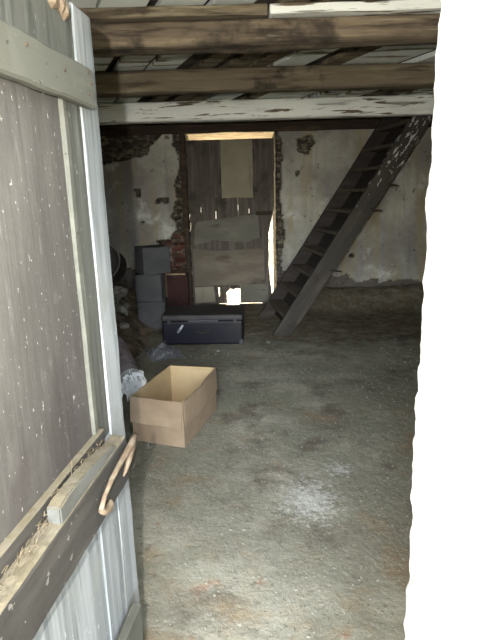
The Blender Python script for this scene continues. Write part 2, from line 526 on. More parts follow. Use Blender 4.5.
ground_m = M('dry_yard_ground', (150, 140, 112), [
    dict(c=(122, 124, 84), n=1.2, lo=.45, hi=.62),
    dict(c=(176, 166, 140), n=9, lo=.55, hi=.7, k=.7)], rough=.95, bumps=[dict(n=12, k=.5, dist=.03)])
roof_m = M('roof_boarding', (70, 62, 54), [dict(c=(92, 82, 70), s=(1, 8, 1), n=2, lo=.45, hi=.65)], rough=.9)

# ------------------------------------------------------------------ the setting
YB, YO = 6.80, 7.50                 # back wall: inner and outer face
XL, XR = -2.0, 2.45                  # side walls
ZC = 2.255                          # underside of the ceiling boards
DX0, DX1, DZ = -0.60, 0.49, 2.165    # back door opening


def mound(x, y):
    """the loose earth banked against the far right of the room"""
    a = max(0.0, min(1.0, (x - 0.55) / 0.5)) * max(0.0, min(1.0, (y - 6.05) / 0.7))
    return a * a * (3 - 2 * a) * (0.20 + 0.06 * nz(x, y, 0, 3, 4))


def floor_h(x, y):
    return mound(x, y) + 0.008 * fbm(x, y, 0, 2.2, 1, 3) * min(1, max(0, (y - .9)))


# floor: fine near the camera, coarser at the far end
bm = bmesh.new()
xs = np.linspace(XL - .05, XR + .05, 136)
ys = np.concatenate([np.linspace(0.40, 3.0, 100)[:-1], np.linspace(3.0, YO, 120)])
grid = [[bm.verts.new((x, y, floor_h(x, y))) for x in xs] for y in ys]
for j in range(len(ys) - 1):
    for i in range(len(xs) - 1):
        bm.faces.new((grid[j][i], grid[j][i + 1], grid[j + 1][i + 1], grid[j + 1][i]))
pos = np.array([v.co[:] for v in bm.verts])
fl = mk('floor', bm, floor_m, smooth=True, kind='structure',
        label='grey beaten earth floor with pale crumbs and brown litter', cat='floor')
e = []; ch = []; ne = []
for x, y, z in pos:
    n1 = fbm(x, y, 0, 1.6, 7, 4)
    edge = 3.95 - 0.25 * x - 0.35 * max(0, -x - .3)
    e.append(min(1, max(0, (y - edge + 0.5 * n1) / 1.6)))  # grows with depth, for litter and for painted falloff of light
    d = math.hypot((x - .30) / .30, (y - 2.27) / .42)
    d2 = math.hypot((x - .50) / .28, (y - 2.55) / .22)
    ch.append(max(0, 1 - .8 * min(d, d2 + .25)) + .15 * n1)
    ne.append(min(1, max(0, (2.4 - y) / .8)))
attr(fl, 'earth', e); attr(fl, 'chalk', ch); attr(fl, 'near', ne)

# back wall: face grid with the bared stone set back, a solid behind it
bare_polys = [
    [(-2.1, 1.70), (-1.91, 1.742), (-1.686, 1.783), (-1.411, 1.846), (-1.102, 1.896), (-1.009, 2.01), (-.903, 2.12), (-.90, 2.4), (-2.1, 2.4)],
    [(-.767, 2.4), (-.76, 2.061), (-.70, 1.885), (-.685, 1.709), (-.768, 1.544), (-.729, 1.35), (-.80, 1.169), (-.762, .982),
     (-.857, .86), (-1.022, .864), (-.989, .788), (-.839, .733), (-.91, -.1), (-.5, -.1), (-.5, 2.4)],
    [(.40, 2.4), (.40, -.1), (.56, -.1), (.55, .6), (.60, .9), (.54, 1.3), (.57, 1.7), (.55, 2.4)],
    [(.765, 2.044), (.91, 2.074), (.972, 1.992), (.85, 1.844), (.777, 1.904)],
    [(-1.27, 1.48), (-1.21, 1.49), (-1.20, 1.41), (-1.26, 1.40)],
    [(-1.02, 1.36), (-.85, 1.37), (-.84, 1.32), (-1.0, 1.30)],
    [(-1.21, 1.11), (-1.15, 1.11), (-1.15, 1.07), (-1.20, 1.07)],
    [(.74, 1.66), (.79, 1.66), (.78, 1.60), (.74, 1.61)],
    [(1.41, .61), (1.50, .60), (1.49, .57), (1.41, .58)],
]
brick_poly = [(-1.0, .877), (-.727, .931), (-.59, 1.0), (-.59, -.1), (-.95, -.1), (-.916, .735)]
soil_poly = [(-2.1, -.1), (-2.1, .62), (-1.5, .55), (-1.1, .42), (-.7, -.1), (.507, .50), (.70, .36), (.90, .40), (1.045, .43),
             (1.25, .33), (1.40, .36), (1.50, .24), (1.70, .30), (1.85, .25), (2.1, .28), (2.6, .24), (2.6, -.1)]


def wall_mesh(bm, a0, a1, z0, z1, holes, step, f):
    """grid of quads over (a, z) with rectangular holes; f(a, z) gives the 3-D point"""
    def cuts(lo, hi, extra):
        xs = [lo, hi] + [v for v in extra if lo < v < hi]
        xs.sort(); out = []
        for p, q in zip(xs, xs[1:]):
            n = max(1, int(round((q - p) / step)))
            out += [p + (q - p) * k / n for k in range(n)]
        return out + [hi]
    A = cuts(a0, a1, [h[0] for h in holes] + [h[1] for h in holes])
    Z = cuts(z0, z1, [h[2] for h in holes] + [h[3] for h in holes])
    V = {}
    def g(i, j):
        if (i, j) not in V: V[i, j] = bm.verts.new(f(A[i], Z[j]))
        return V[i, j]
    for i in range(len(A) - 1):
        for j in range(len(Z) - 1):
            ca, cz = (A[i] + A[i + 1]) / 2, (Z[j] + Z[j + 1]) / 2
            if any(h[0] < ca < h[1] and h[2] < cz < h[3] for h in holes): continue
            bm.faces.new((g(i, j), g(i + 1, j), g(i + 1, j + 1), g(i, j + 1)))


bm = bmesh.new()
wall_mesh(bm, XL - .02, XR + .02, -.05, 2.32, [(DX0, DX1, -.06, DZ)], 0.02, lambda a, z: (a, YB, z))
bm.verts.ensure_lookup_table()
nface = len(bm.verts)
P2 = np.array([(v.co.x, v.co.z) for v in bm.verts])
Pn = P2.copy()
for k, (x, z) in enumerate(P2):
    Pn[k, 0] += .035 * fbm(x, z, 0, 7, 3, 4); Pn[k, 1] += .035 * fbm(x, z, 5, 7, 3, 4)
bare = np.zeros(nface); 
for p in bare_polys: bare = np.maximum(bare, inpoly(Pn, p))
brick = inpoly(Pn, brick_poly).astype(float)
soil = inpoly(Pn, soil_poly).astype(float)
right = np.clip((P2[:, 0] - .5) / .3, 0, 1)
for k, v in enumerate(bm.verts):
    x, z = P2[k]
    rough_d = .012 * fbm(x, z, 0, 3, 9, 4)
    if bare[k]:
        rough_d += .03 + .11 * abs(fbm(x, z * 2.4, 0, 4.2, 2, 4))
    if soil[k]:
        rough_d -= .02 + .03 * fbm(x, z, 0, 8, 6, 3)
    near_open = (DX0 - .01 < x < DX1 + .01) and z < DZ + .01
    v.co.y += rough_d if not near_open else .01 * nz(x, z, 0, 14, 2)
for lo, hi in (((XL - .02, YB + .14, -.05), (DX0, YO, 2.4)), ((DX1, YB + .14, -.05), (XR + .02, YO, 2.4)),
               ((DX0, YB + .14, DZ), (DX1, YO, 2.4))):
    t = bmesh.new(); bmesh.ops.create_cube(t, size=1)
    lo = Vector(lo); hi = Vector(hi)
    for v in t.verts:
        v.co = Vector([(lo[i] + hi[i]) / 2 + v.co[i] * (hi[i] - lo[i]) for i in range(3)])
    merge(bm, t)
# reveals joining the face to the solid
for x in (DX0, DX1):
    wall_mesh(bm, YB, YB + .2, -.05, DZ, [], .03, lambda a, z, x=x: (x + .012 * fbm(a, z, x, 9, 5, 3), a, z))
wall_mesh(bm, DX0, DX1, YB, YB + .2, [], .05, lambda a, z: (a, z, DZ))
ntot = len(bm.verts)
wb = mk('wall_back', bm, stone_plaster, smooth=False, kind='structure',
        label='back wall of patchy old plaster over bare stone', cat='wall')
pad = ntot - nface
attr(wb, 'bare', np.concatenate([bare, np.ones(pad)])); attr(wb, 'brick', np.concatenate([brick, np.zeros(pad)]))
attr(wb, 'soil', np.concatenate([soil, np.zeros(pad)])); attr(wb, 'right', np.concatenate([right, np.zeros(pad)]))

# side walls
for nm, x, sg in (('wall_right', XR, 1), ('wall_left', XL, -1)):
    bm = bmesh.new()
    wall_mesh(bm, .9, YO, -.05, 2.4, [], .05,
              lambda a, z, x=x, sg=sg: (x + sg * .03 * fbm(a, z, 0, 2.2, 8, 4), a, z))
    t = bmesh.new(); bmesh.ops.create_cube(t, size=1)
    for v in t.verts:
        v.co = Vector((x + sg * .3 + v.co.x * .4, 3.95 + v.co.y * 7.1, 1.175 + v.co.z * 2.45))
    merge(bm, t)
    mk(nm, bm, side_plaster, kind='structure', cat='wall',
       label='dim %s side wall of grey plaster' % nm.split('_')[1])

# front wall with the doorway the camera looks through; the right reveal is the bright whitewashed strip
FY0, FY1, FX0, FX1, FZ = 0.40, 1.00, -0.54, 0.345, 2.05
bm = bmesh.new()
for lo, hi in (((-2.5, FY0, -.05), (FX0, FY1, 2.4)), ((FX1 + .03, FY0 + .02, -.05), (2.9, FY1 - .02, 2.4)),
               ((FX0, FY0, FZ), (FX1 + .03, FY1, 2.4))):
    t = bmesh.new(); bmesh.ops.create_cube(t, size=1)
    lo = Vector(lo); hi = Vector(hi)
    for v in t.verts:
        v.co = Vector([(lo[i] + hi[i]) / 2 + v.co[i] * (hi[i] - lo[i]) for i in range(3)])
    merge(bm, t)


def skin(s, z):
    """profile of the right pier: outer face, rounded arris, reveal, rounded arris, inner face"""
    r = .03
    pts = [(.60, FY0), (FX1 + r, FY0), (FX1 + .3 * r, FY0 + .3 * r), (FX1, FY0 + r), (FX1, FY1 - r * .6),
           (FX1 + .15 * r, FY1 - .2 * r), (FX1 + .6 * r, FY1), (.60, FY1)]
    ln = [0]
    for p, q in zip(pts, pts[1:]): ln.append(ln[-1] + math.hypot(q[0] - p[0], q[1] - p[1]))
    d = s * ln[-1]
    for k in range(len(pts) - 1):
        if d <= ln[k + 1] + 1e-9:
            u = (d - ln[k]) / (ln[k + 1] - ln[k])
            x = pts[k][0] + u * (pts[k + 1][0] - pts[k][0]); y = pts[k][1] + u * (pts[k + 1][1] - pts[k][1])
            break
    ed = min(1, max(0, (y - FY1 + .06) / .05))         # the plaster is chipped along the inner arris
    w = .004 * fbm(x, y, z, 4, 3, 2) + (.0015 + .006 * ed) * fbm(x, y, z, 20, 6, 3) - .006 * ed * max(0, nz(0, 0, z, 9, 8))
    if abs(y - (.845 + .012 * nz(0, 0, z, 6, 2))) < .006 and nz(0, 0, z, 11, 5) > -.05: w -= .008     # broken crack down the plaster
    nx, ny = (-1, 0) if FY0 + r <= y <= FY1 - r else (-.6, .6 if y > .7 else -.6)
    return (x + nx * w, y + ny * w, z)


wall_mesh(bm, 0, 1, -.05, FZ, [], .008, skin)
mk('wall_front', bm, lime, smooth=False, kind='structure', cat='wall',
   label='thick whitewashed pier of the doorway with ragged plaster edge')

# ceiling: painted boards laid askew, boarding above them
bm = bmesh.new()
t = bmesh.new(); bmesh.ops.create_cube(t, size=1)
for v in t.verts: v.co = Vector((v.co.x * 5.2, 4.0 + v.co.y * 6.1, ZC + .075 + v.co.z * .05))
merge(bm, t, 1)
ang = R(90 + 21)
ux, uy = math.cos(ang), math.sin(ang)
rnd = random.Random(4)
k = -5.6
while k < 5.6:
    w = rnd.choice((rnd.uniform(.15, .22), rnd.uniform(.15, .22), rnd.uniform(.08, .11)))
    t = bmesh.new()
    # board axis (ux, uy), clipped to the room
    c = Vector((uy * k, -ux * k, 0)) + Vector((0, 3.9, 0))
    board(t, (-6.5, -w / 2, ZC + rnd.uniform(0, .012)), (6.5, w / 2, ZC + .04), step=.8, jit=.004, bev=.002, seed=k)
    mxr = Matrix.Translation(c) @ Matrix.Rotation(ang, 4, 'Z')
    for v in t.verts: v.co = mxr @ v.co
    for pc, pn in (((XL - .05, 0, 0), (-1, 0, 0)), ((XR + .05, 0, 0), (1, 0, 0)), ((0, 1.0, 0), (0, -1, 0)), ((0, YB + .1, 0), (0, 1, 0))):
        bmesh.ops.bisect_plane(t, geom=t.verts[:] + t.edges[:] + t.faces[:], plane_co=pc, plane_no=pn, clear_outer=True)
    merge(bm, t, 2 if w < .115 else 0)
    k += w + rnd.choice((.01, .03, .06, .09))
ceil_board_m = ceil_m
co = mk('ceiling', bm, [ceil_board_m, roof_m, beam2_m], kind='structure', cat='ceiling',
        label='white-painted peeling ceiling boards laid askew over the beams')

bm = bmesh.new()
prism(bm, [(-.1, 2.4), (8.0, 2.4), (8.0, 2.5), (3.95, 4.1), (-.1, 2.5)], -2.6, 3.0, 'X')
mk('roof', bm, roof_m, kind='structure', label='dark boarded roof above the ceiling', cat='roof')
bm = bmesh.new()
for y0, y1 in ((-14, .41), (YO - .01, 26)):
    wall_mesh(bm, -14, 14, y0, y1, [], .8, lambda a, z: (a, z, -.012 + (.02 * nz(a, z, 0, .7, 2) if not (-.3 < z < 8.2) else 0)))
mk('ground', bm, ground_m, kind='structure', label='dry yard ground outside the house', cat='ground')

# dark wall plate over the back wall, outer lintel soffit
bm = bmesh.new()
board(bm, (XL + .02, YB - .07, 2.125), (XR - .02, YB + .02, 2.25), step=.15, jit=.012, bev=.012, seed=3, freq=4)
mk('trim_1', bm, plate_m, kind='structure', label='dark old timber plate along the top of the back wall', cat='timber')
bm = bmesh.new()
board(bm, (DX0 - .02, YB + .16, DZ - .012), (DX1 + .02, YO - .02, DZ + .05), step=.06, jit=.010, bev=.004, seed=5, freq=13)
for v in bm.verts:                                   # the outer end of the old lintel sags
    if v.co.z < DZ + .02: v.co.z -= .055 * (v.co.y - YB - .16) / (YO - YB - .18)
mk('trim_2', bm, soffit_m, kind='structure', label='sunlit split timber lintel above the back door', cat='timber')


# ------------------------------------------------------------------ ceiling beams
def rough_beam(y0, y1, z0, z1, seed, amp):
    bm = bmesh.new()
    prof = []
    r = .025
    for cy, cz, a0 in ((y1 - r, z1 - r, 0), (y0 + r, z1 - r, 90), (y0 + r, z0 + r, 180), (y1 - r, z0 + r, 270)):
        for k in range(3):
            a = R(a0 + 45 * k); prof.append((cy + r * math.cos(a), cz + r * math.sin(a)))
    full = []
    for p, q in zip(prof, prof[1:] + prof[:1]):
        n = max(1, int(math.hypot(q[0] - p[0], q[1] - p[1]) / .045))
        full += [(p[0] + (q[0] - p[0]) * k / n, p[1] + (q[1] - p[1]) * k / n) for k in range(n)]
    X = np.linspace(XL + .02, XR - .02, 70)
    rings = []
    for x in X:
        ring = []
        for y, z in full:
            dz = amp * nz(x, 0, 0, .9, seed) ; dy = amp * nz(x, 0, 3, .9, seed)
            j = amp * .5
            top = 0 if z > z1 - .03 else 1
            ring.append(bm.verts.new((x, y + dy + j * fbm(x, y * 3, z * 3, 2.5, seed, 3),
                                      z + top * (dz + j * fbm(x, z * 3, y * 3, 2.5, seed + 2, 3)))))
        rings.append(ring)
    n = len(full)
    for a, b in zip(rings, rings[1:]):
        for k in range(n):
            bm.faces.new((a[k], a[(k + 1) % n], b[(k + 1) % n], b[k]))
    bm.faces.new(rings[0]); bm.faces.new(rings[-1])
    return bm


b1 = empty('ceiling_beam', (0, 2.656, 2.06), kind='thing', cat='beam', group='ceiling beams',
           label='thick warm brown ceiling beam closest to the doorway, with a board on top')
bm = rough_beam(2.656, 2.85, 2.103, 2.205, 1.3, .014)
for v in bm.verts: v.co -= Vector((0, 2.656, 2.06))
mk('timber', bm, beam_m, b1, smooth=True)
bm = bmesh.new()
board(bm, (XL + .05, -.022, .150), (.16, .16, .194), step=.15, jit=.006, bev=.004, seed=2)
mk('top_board', bm, beam2_m, b1)
bm = bmesh.new()
board(bm, (.17, -.035, .150), (XR - .05, .16, .190), step=.15, jit=.006, bev=.004, seed=6)
mk('top_board', bm, white_beam_m, b1, label='pale whitish board on top of the beam')
bm = rough_beam(3.88, 4.06, 2.108, 2.255, 4.1, .010)
mk('ceiling_beam', bm, beam2_m, smooth=True, kind='thing', cat='beam', group='ceiling beams',
   label='grey-brown ceiling beam, middle one, between the warm brown beam and the white one')
bm = rough_beam(5.20, 5.38, 2.082, 2.255, 7.7, .006)
mk('ceiling_beam', bm, white_beam_m, smooth=True, kind='thing', cat='beam', group='ceiling beams',
   label='ceiling beam with peeling white paint that the stair top leans under')

# ------------------------------------------------------------------ near door, opened inwards on the left
door = empty('door_1', (-.433, .60, 0), math.atan2(.9933, .1152), kind='structure', cat='door',
             label='weathered grey plank door standing open at the left')
W = .81
bm = bmesh.new(); board(bm, (0, 0, .84), (.592, .03, 1.70), step=.15, jit=.002, seed=2)
mk('panel', bm, panel_m, door, label='dark brown recessed door panel with white specks')
bm = bmesh.new(); board(bm, (0, -.003, 1.70), (.30, .03, 1.86), step=.1, jit=.003, seed=4)
board(bm, (.3004, -.004, 1.70), (.69, .03, 1.845), step=.06, jit=.005, seed=4)
mk('top_board', bm, strip_m, door)
bm = bmesh.new()
for i in range(14):
    x = .585 + rnd.uniform(0, .10)
    rock(bm, (x, rnd.uniform(-.01, .02), 1.846 + rnd.uniform(-.02, .012)), rnd.uniform(.008, .018), i, 1, (1, 1, 1.3))
mk('rotten_edge', bm, twig_m, door, label='torn yellowish rotten top edge of the board')
bm = bmesh.new(); board(bm, (.594, -.006, .86), (.622, .03, 1.66), step=.12, jit=.002, bev=.006, seed=5)
mk('batten', bm, rail_m, door, label='thin pale vertical batten beside the dark panel')
bm = bmesh.new(); board(bm, (.624, -.002, .84), (.70, .03, 1.845), step=.12, jit=.002, seed=6)
mk('strip', bm, strip_m, door)
bm = bmesh.new(); board(bm, (.7003, -.0045, .02), (W, .03, 1.86), step=.1, jit=.003, bev=.004, seed=7)
mk('stile', bm, stile_m, door, label='pale whitish board along the free edge of the door')
# lower boards
for i, (x0, x1, sd) in enumerate(((0, .19, 8), (.1904, .38, 9), (.3804, .574, 10), (.5748, .70, 11))):
    bm = bmesh.new(); board(bm, (x0, (-.005, -.004, -.002, -.005)[i], .02), (x1, .03, .84), step=.12, jit=.003, bev=.004, seed=sd)
    mk('lower_board', bm, stile_m, door)
# upper rail
bm = bmesh.new(); board(bm, (-.02, -.036, 1.640), (.712, -.010, 1.722), step=.05, jit=.003, bev=.005, seed=12)
rl = mk('upper_rail', bm, rail_m, door, label='grey-green rail nailed across the upper door')
bm = bmesh.new()
for x, z in ((.67, 1.665), (.675, 1.71), (.69, 1.69), (.55, 1.69), (.40, 1.70)):
    t = bmesh.new(); bmesh.ops.create_cone(t, cap_ends=True, segments=8, radius1=.004, radius2=.003, depth=.006)
    merge(bm, t, 0, Matrix.Translation((x, -.037, z)) @ Matrix.Rotation(R(90), 4, 'X'))
mk('nail', bm, plate_m, rl)
# bottom rail
bm = bmesh.new(); board(bm, (0, -.040, .17), (W - .09, -.013, .30), step=.06, jit=.003, bev=.006, seed=13)
mk('bottom_rail', bm, rail_m, door)
# ledge: beam, dust on it, thin back strip, latch block
lg = None
bm = bmesh.new(); board(bm, (0, -.056, .725), (.672, -.013, .845), step=.05, jit=.003, bev=.005, seed=14)
lg = mk('ledge', bm, ledge_m, door, label='dark protruding ledge rail across the door')
bm = bmesh.new(); board(bm, (0, -.014, .835), (.632, .0, .880), step=.05, jit=.002, bev=.003, seed=15)
mk('back_strip', bm, ledge_m, lg)
bm = bmesh.new()
NX, NY = 110, 9
g = []
for i in range(NX + 1):
    row = []
    for j in range(NY + 1):
        x = .005 + .662 * i / NX; y = -.0555 + .0415 * j / NY
        row.append(bm.verts.new((x, y, .8445 + (.004 + .005 * fbm(x, y * 2, 0, 24, 3, 3)) * (1 if 0 < j < NY else .3))))
    g.append(row)
for i in range(NX):
    for j in range(NY):
        bm.faces.new((g[i][j], g[i + 1][j], g[i + 1][j + 1], g[i][j + 1]))
mk('dust_layer', bm, dust_m, lg, smooth=True, label='pale yellowish dust lying on the ledge')
bm = bmesh.new()
board(bm, (0, -.016, .880), (.630, .001, .8835), step=.06, jit=.001, bev=.001, seed=16)
mk('strip_dust', bm, dust_m, lg)
bm = bmesh.new()
prism(bm, [(.292, .846), (.294, .882), (.33, .887), (.43, .882), (.52, .872), (.59, .860), (.61, .846)], -.0545, -.026, 'Y')
bmesh.ops.bevel(bm, geom=list(bm.edges), offset=.003, segments=2, affect='EDGES')
for v in bm.verts:
    v.co += nvec(v.co, 22, 2) * .0025
bm.normal_update()
for f in bm.faces:
    if abs(f.normal.z) > .7: f.material_index = 1
mk('latch_block', bm, [latch_m, dust_m], lg, label='raised grey wooden block on the ledge')

# straw crumbs in the groove behind the latch block, and the twig hooked on the ledge
MW = Matrix.Translation((-.433, .60, 0)) @ Matrix.Rotation(math.atan2(.9933, .1152), 4, 'Z')
rnd = random.Random(11)
bm = bmesh.new()
for i in range(190):
    x = rnd.choice((rnd.uniform(.28, .58), rnd.uniform(.05, .6)))
    y = rnd.uniform(-.026, -.015) if x > .29 else rnd.uniform(-.04, -.016); z = .851 + (rnd.uniform(0, .026) if x > .29 else rnd.uniform(0, .005))
    a = rnd.uniform(0, 6.3); l = rnd.uniform(.006, .022)
    p = Vector((x, y, z)); q = p + Vector((math.cos(a) * l, math.sin(a) * l * .35, rnd.uniform(-.002, .008)))
    tube(bm, [p, (p + q) / 2 + Vector((0, 0, .001)), q], rnd.uniform(.0006, .0014), 4)
tube(bm, [(.40, -.03, .85), (.401, -.03, .885), (.405, -.032, .92)], .0007, 4)
mk('straw_crumbs', bm, straw_m, kind='stuff', label='straw crumbs lying in the groove of the dusty door ledge', cat='straw').matrix_world = MW
tw = empty('forked_twig', MW @ Vector((.57, -.066, .72)), math.atan2(.9933, .1152), cat='twig',
           label='pale forked peeled twig hooked along the outer end of the door ledge')
bm = bmesh.new()
O = Vector((.57, -.066, .72))
main = [(.715, -.066, .829), (.690, -.067, .824), (.640, -.069, .822), (.58, -.069, .818), (.52, -.068, .811), (.475, -.067, .796), (.448, -.066, .777)]
tube(bm, [Vector(p) - O for p in main], [.006, .0095, .009, .0075, .006, .0055, .006], 9)
for v in bm.verts: v.co += nvec(v.co, 60, 3) * .0016
mk('stem', bm, twig_m, tw, smooth=True)
bm = bmesh.new()
tube(bm, [Vector(p) - O for p in [(.69, -.071, .820), (.64, -.075, .811), (.615, -.077, .803), (.59, -.076, .792), (.578, -.075, .785)]],
     [.006, .0075, .007, .005, .002], 8)
for v in bm.verts: v.co += nvec(v.co, 60, 5) * .0015
mk('prong', bm, twig_m, tw, smooth=True)
bm = bmesh.new()
tube(bm, [Vector(p) - O for p in [(.447, -.066, .776), (.462, -.067, .764), (.485, -.068, .757), (.50, -.068, .760), (.505, -.068, .768)]],
     [.006, .0085, .0095, .0085, .004], 9)
mk('knob', bm, twig_m, tw, smooth=True)

# ------------------------------------------------------------------ back door
bd = empty('door_2', (0, 6.86, 0), kind='structure', cat='door',
           label='patched dark plank door in the back wall with daylight showing round it')
J = [-.601, -.452, -.266, -.12, .015, .152, .30, .476]
TOP = 2.055
slit = {-.452: (1.18, 1.26, .002), -.266: (1.10, 1.20, .0035), .015: (1.20, 1.27, .002), .152: (1.16, 1.22, .0028)}
rnd = random.Random(3)
for i in range(7):
    x0, x1 = J[i], J[i + 1]
    bottom = .014 if -.3 < x0 < .2 else .004
    Lft, Rgt = [], []
    zs = [k * .05 for k in range(0, 42)] + [TOP]
    extra = []
    for s in slit.values(): extra += [s[0], s[0] + .004, s[1], s[1] - .004]
    zs = sorted(set([bottom] + [z for z in zs if z > bottom + .02] + extra + [.115, .22, .235]))
    for z in zs:
        l, r = x0 + .0004, x1 - .0004
        for xj, (a, b, w) in slit.items():
            if a + .001 < z < b - .001:
                if xj == x0: l += w
                if xj == x1: r -= w
        if i == 0: l += .003 * nz(0, 0, z, 17, 4) + (.030 * max(0, nz(0, 0, z, 23, 6) - .1) if .78 < z < 1.4 else 0)
        if i == 6:
            if z < 1.66: r -= .008 + .072 * min(1, max(0, (1.25 - z) / .35)) * min(1, max(0, (z + .45) / .9))
            r += .006 * nz(0, 0, z, 13, 9)
        Lft.append((l, z)); Rgt.append((r, z))
    # daylight hole broken through the foot of the middle planks
    if i == 2:                       # plank -.266 .. -.12
        Rgt = [(r - (.045 + .008 * nz(0, 0, z, 40, 1)) if z < .19 else r, z) for r, z in Rgt]
        Lft = [(l + (.012 if .10 < z < .225 else 0), z) for l, z in Lft]
    bm = bmesh.new()
    if i == 3:                       # plank -.12 .. .015 is gone below z = .20
        Lft = [(l, z) for l, z in Lft if z >= .2]; Rgt = [(r, z) for r, z in Rgt if z >= .2]
        Lft = [(x0 + .0004, .205), (x0 + .05, .195), (x0 + .09, .208)] + Lft[0:0] + [(l, z) for l, z in Lft]
        pts = [(x1 - .0004, .198), ] + [p for p in Rgt if p[1] > .21] + [p for p in Lft[3:][::-1] if p[1] > .215] + Lft[:3]
    else:
        pts = Rgt + Lft[::-1]
    prism(bm, pts, -.02 + rnd.uniform(-.003, .003), .015, 'Y')
    mk('plank', bm, back_plank_m, bd)


def sheet(name, pts, y, th, mat, seed, label=None):
    bm = bmesh.new()
    out = []
    for p, q in zip(pts, pts[1:] + pts[:1]):
        n = max(1, int(math.hypot(q[0] - p[0], q[1] - p[1]) / .07))
        for k in range(n):
            x = p[0] + (q[0] - p[0]) * k / n; z = p[1] + (q[1] - p[1]) * k / n
            out.append((x + .006 * nz(x, z, 0, 15, seed), z + .008 * nz(x, z, 4, 15, seed)))
    prism(bm, out, y - th, y, 'Y')
    return mk(name, bm, mat, bd, label=label)


sheet('upper_board', [(-.50, 1.39), (-.21, 1.36), (-.20, 2.02), (-.51, 2.03)], -.0235, .014, back_plank_m, 1)
sheet('pale_board', [(-.185, 1.36), (.205, 1.355), (.21, 2.045), (-.18, 2.05)], -.0235, .022, pale_ply_m, 2, 'pale patch board nailed on the upper door')
sheet('sheet_patch', [(-.535, 1.02), (-.50, 1.075), (.02, 1.13), (.26, 1.15), (.285, .86), (.10, .80), (-.30, .84), (-.56, .78)], -.0375, .010, sheet2_m, 3, 'greyish sheet patch across the middle of the door')
sheet('sheet_patch', [(-.56, .86), (.29, .88), (.31, .63), (-.575, .68)], -.0235, .010, back_plank_m, 5)
sheet('sheet_patch', [(-.575, .74), (-.20, .70), (.335, .72), (.335, .32), (.05, .25), (-.22, .26), (-.575, .25)], -.035, .010, sheet_m, 4, 'brown sheet patch on the lower door')
sheet('bottom_board', [(-.575, .03), (-.575, .24), (-.33, .24), (-.31, .035)], -.0235, .010, pale_ply_m, 6)
sheet('bottom_board', [(.03, .035), (.03, .25), (.37, .27), (.385, .035)], -.0235, .010, sheet2_m, 7)
bm = bmesh.new(); board(bm, (.235, -.065, 1.135), (.435, -.022, 1.185), step=.05, jit=.003, bev=.004, seed=8)
mk('bolt', bm, plate_m, bd, label='dark wooden bolt at the edge of the door')
bm = bmesh.new()
board(bm, (DX0 - .075, YB - .045, -.0), (DX0 - .006, YB + .05, DZ), step=.07, jit=.014, bev=.008, seed=21, freq=8)
mk('trim_3', bm, plate_m, kind='structure', label='dark crooked post at the left of the back door', cat='post')

# ------------------------------------------------------------------ stair
st = empty('wooden_stair', (.40, 5.66, 0), cat='stair',
           label='steep dark wooden stair with white paint flakes rising to the right')
SL = 1.565
X0 = .325


SKEW = -.11 / .80            # the far side board stands a little more to the left


def stringer(y0, y1, ztop, xw=.205):
    bm = bmesh.new()
    n = 40
    rows = []
    for k in range(n + 1):
        z = ztop * k / n
        xa = X0 + z / SL; xb = xa + xw * (1 if z > .2 else .86 + .14 * z / .2)
        row = []
        for x, y in ((xa, y0), ((xa * 2 + xb) / 3, y0), ((xa + xb * 2) / 3, y0), (xb, y0), (xb, y1), (xa, y1)):
            j = .006 * fbm(x, z, y, 6, 2, 3)
            row.append(bm.verts.new((x + j - .40 + SKEW * (y - 5.255), y - 5.66, z)))
        rows.append(row)
    for a, b in zip(rows, rows[1:]):
        for k in range(6):
            bm.faces.new((a[k], a[(k + 1) % 6], b[(k + 1) % 6], b[k]))
    bm.faces.new(rows[0]); bm.faces.new(rows[-1])
    return bm


for y0, y1, zt in ((5.235, 5.275, 2.068), (6.06, 6.10, 2.24)):
    bm = stringer(y0, y1, zt)
    zz = np.array([v.co.z for v in bm.verts])
    o = mk('stringer', bm, stringer_m if y0 < 6 else stair_m, st, label='stair side board with white flakes of paint' if y0 < 6 else None)
    attr(o, 'flake', np.clip(.15 + .95 * np.clip((zz - .55) / 1.3, 0, 1), 0, 1) * (zz > .5))
for k in range(1, 11):
    z = .205 * k
    x = X0 + z / SL
    bm = bmesh.new()
    board(bm, (x - .012 - .4, 5.276 - 5.66, z - .035), (x + .155 - .4, 6.059 - 5.66, z), step=.15, jit=.004, bev=.005, seed=k)
    for v in bm.verts: v.co.x += SKEW * (v.co.y + 5.66 - 5.255)
    mk('tread', bm, tread_m, st)
bm = bmesh.new()
prism(bm, [(X0 + .04 / SL + .165 - .4, .04), (X0 + .04 / SL + .185 - .4, .04), (X0 + 2.05 / SL + .185 - .4, 2.05), (X0 + 2.05 / SL + .165 - .4, 2.05)],
      5.278 - 5.66, 6.058 - 5.66, 'Y')
for v in bm.verts: v.co.x += SKEW * (v.co.y + 5.66 - 5.255)
mk('back_board', bm, stair_m, st)
for z, dx in ((.66, .19), (1.24, .20), (1.47, .20)):
    bm = bmesh.new()
    x = X0 + z / SL + dx
    tube(bm, [(x - .03 - .4, 5.238 - 5.66, z), (x + .03 - .4, 5.222 - 5.66, z - .012), (x + .085 - .4, 5.215 - 5.66, z - .02)], [.012, .010, .005], 7)
    mk('peg', bm, stair_m, st)

# ------------------------------------------------------------------ cardboard box
FL, FR, BR = Vector((-.658, 2.949, 0)), Vector((-.34, 2.83, 0)), Vector((-.174, 3.38, 0))
BL = FL + BR - FR
ctr = (FL + BR) / 2
zf = .006
box = empty('cardboard_box', (ctr.x, ctr.y, zf), cat='box',
            label='open empty brown cardboard box on the floor, front flap folded down')
HB = .285


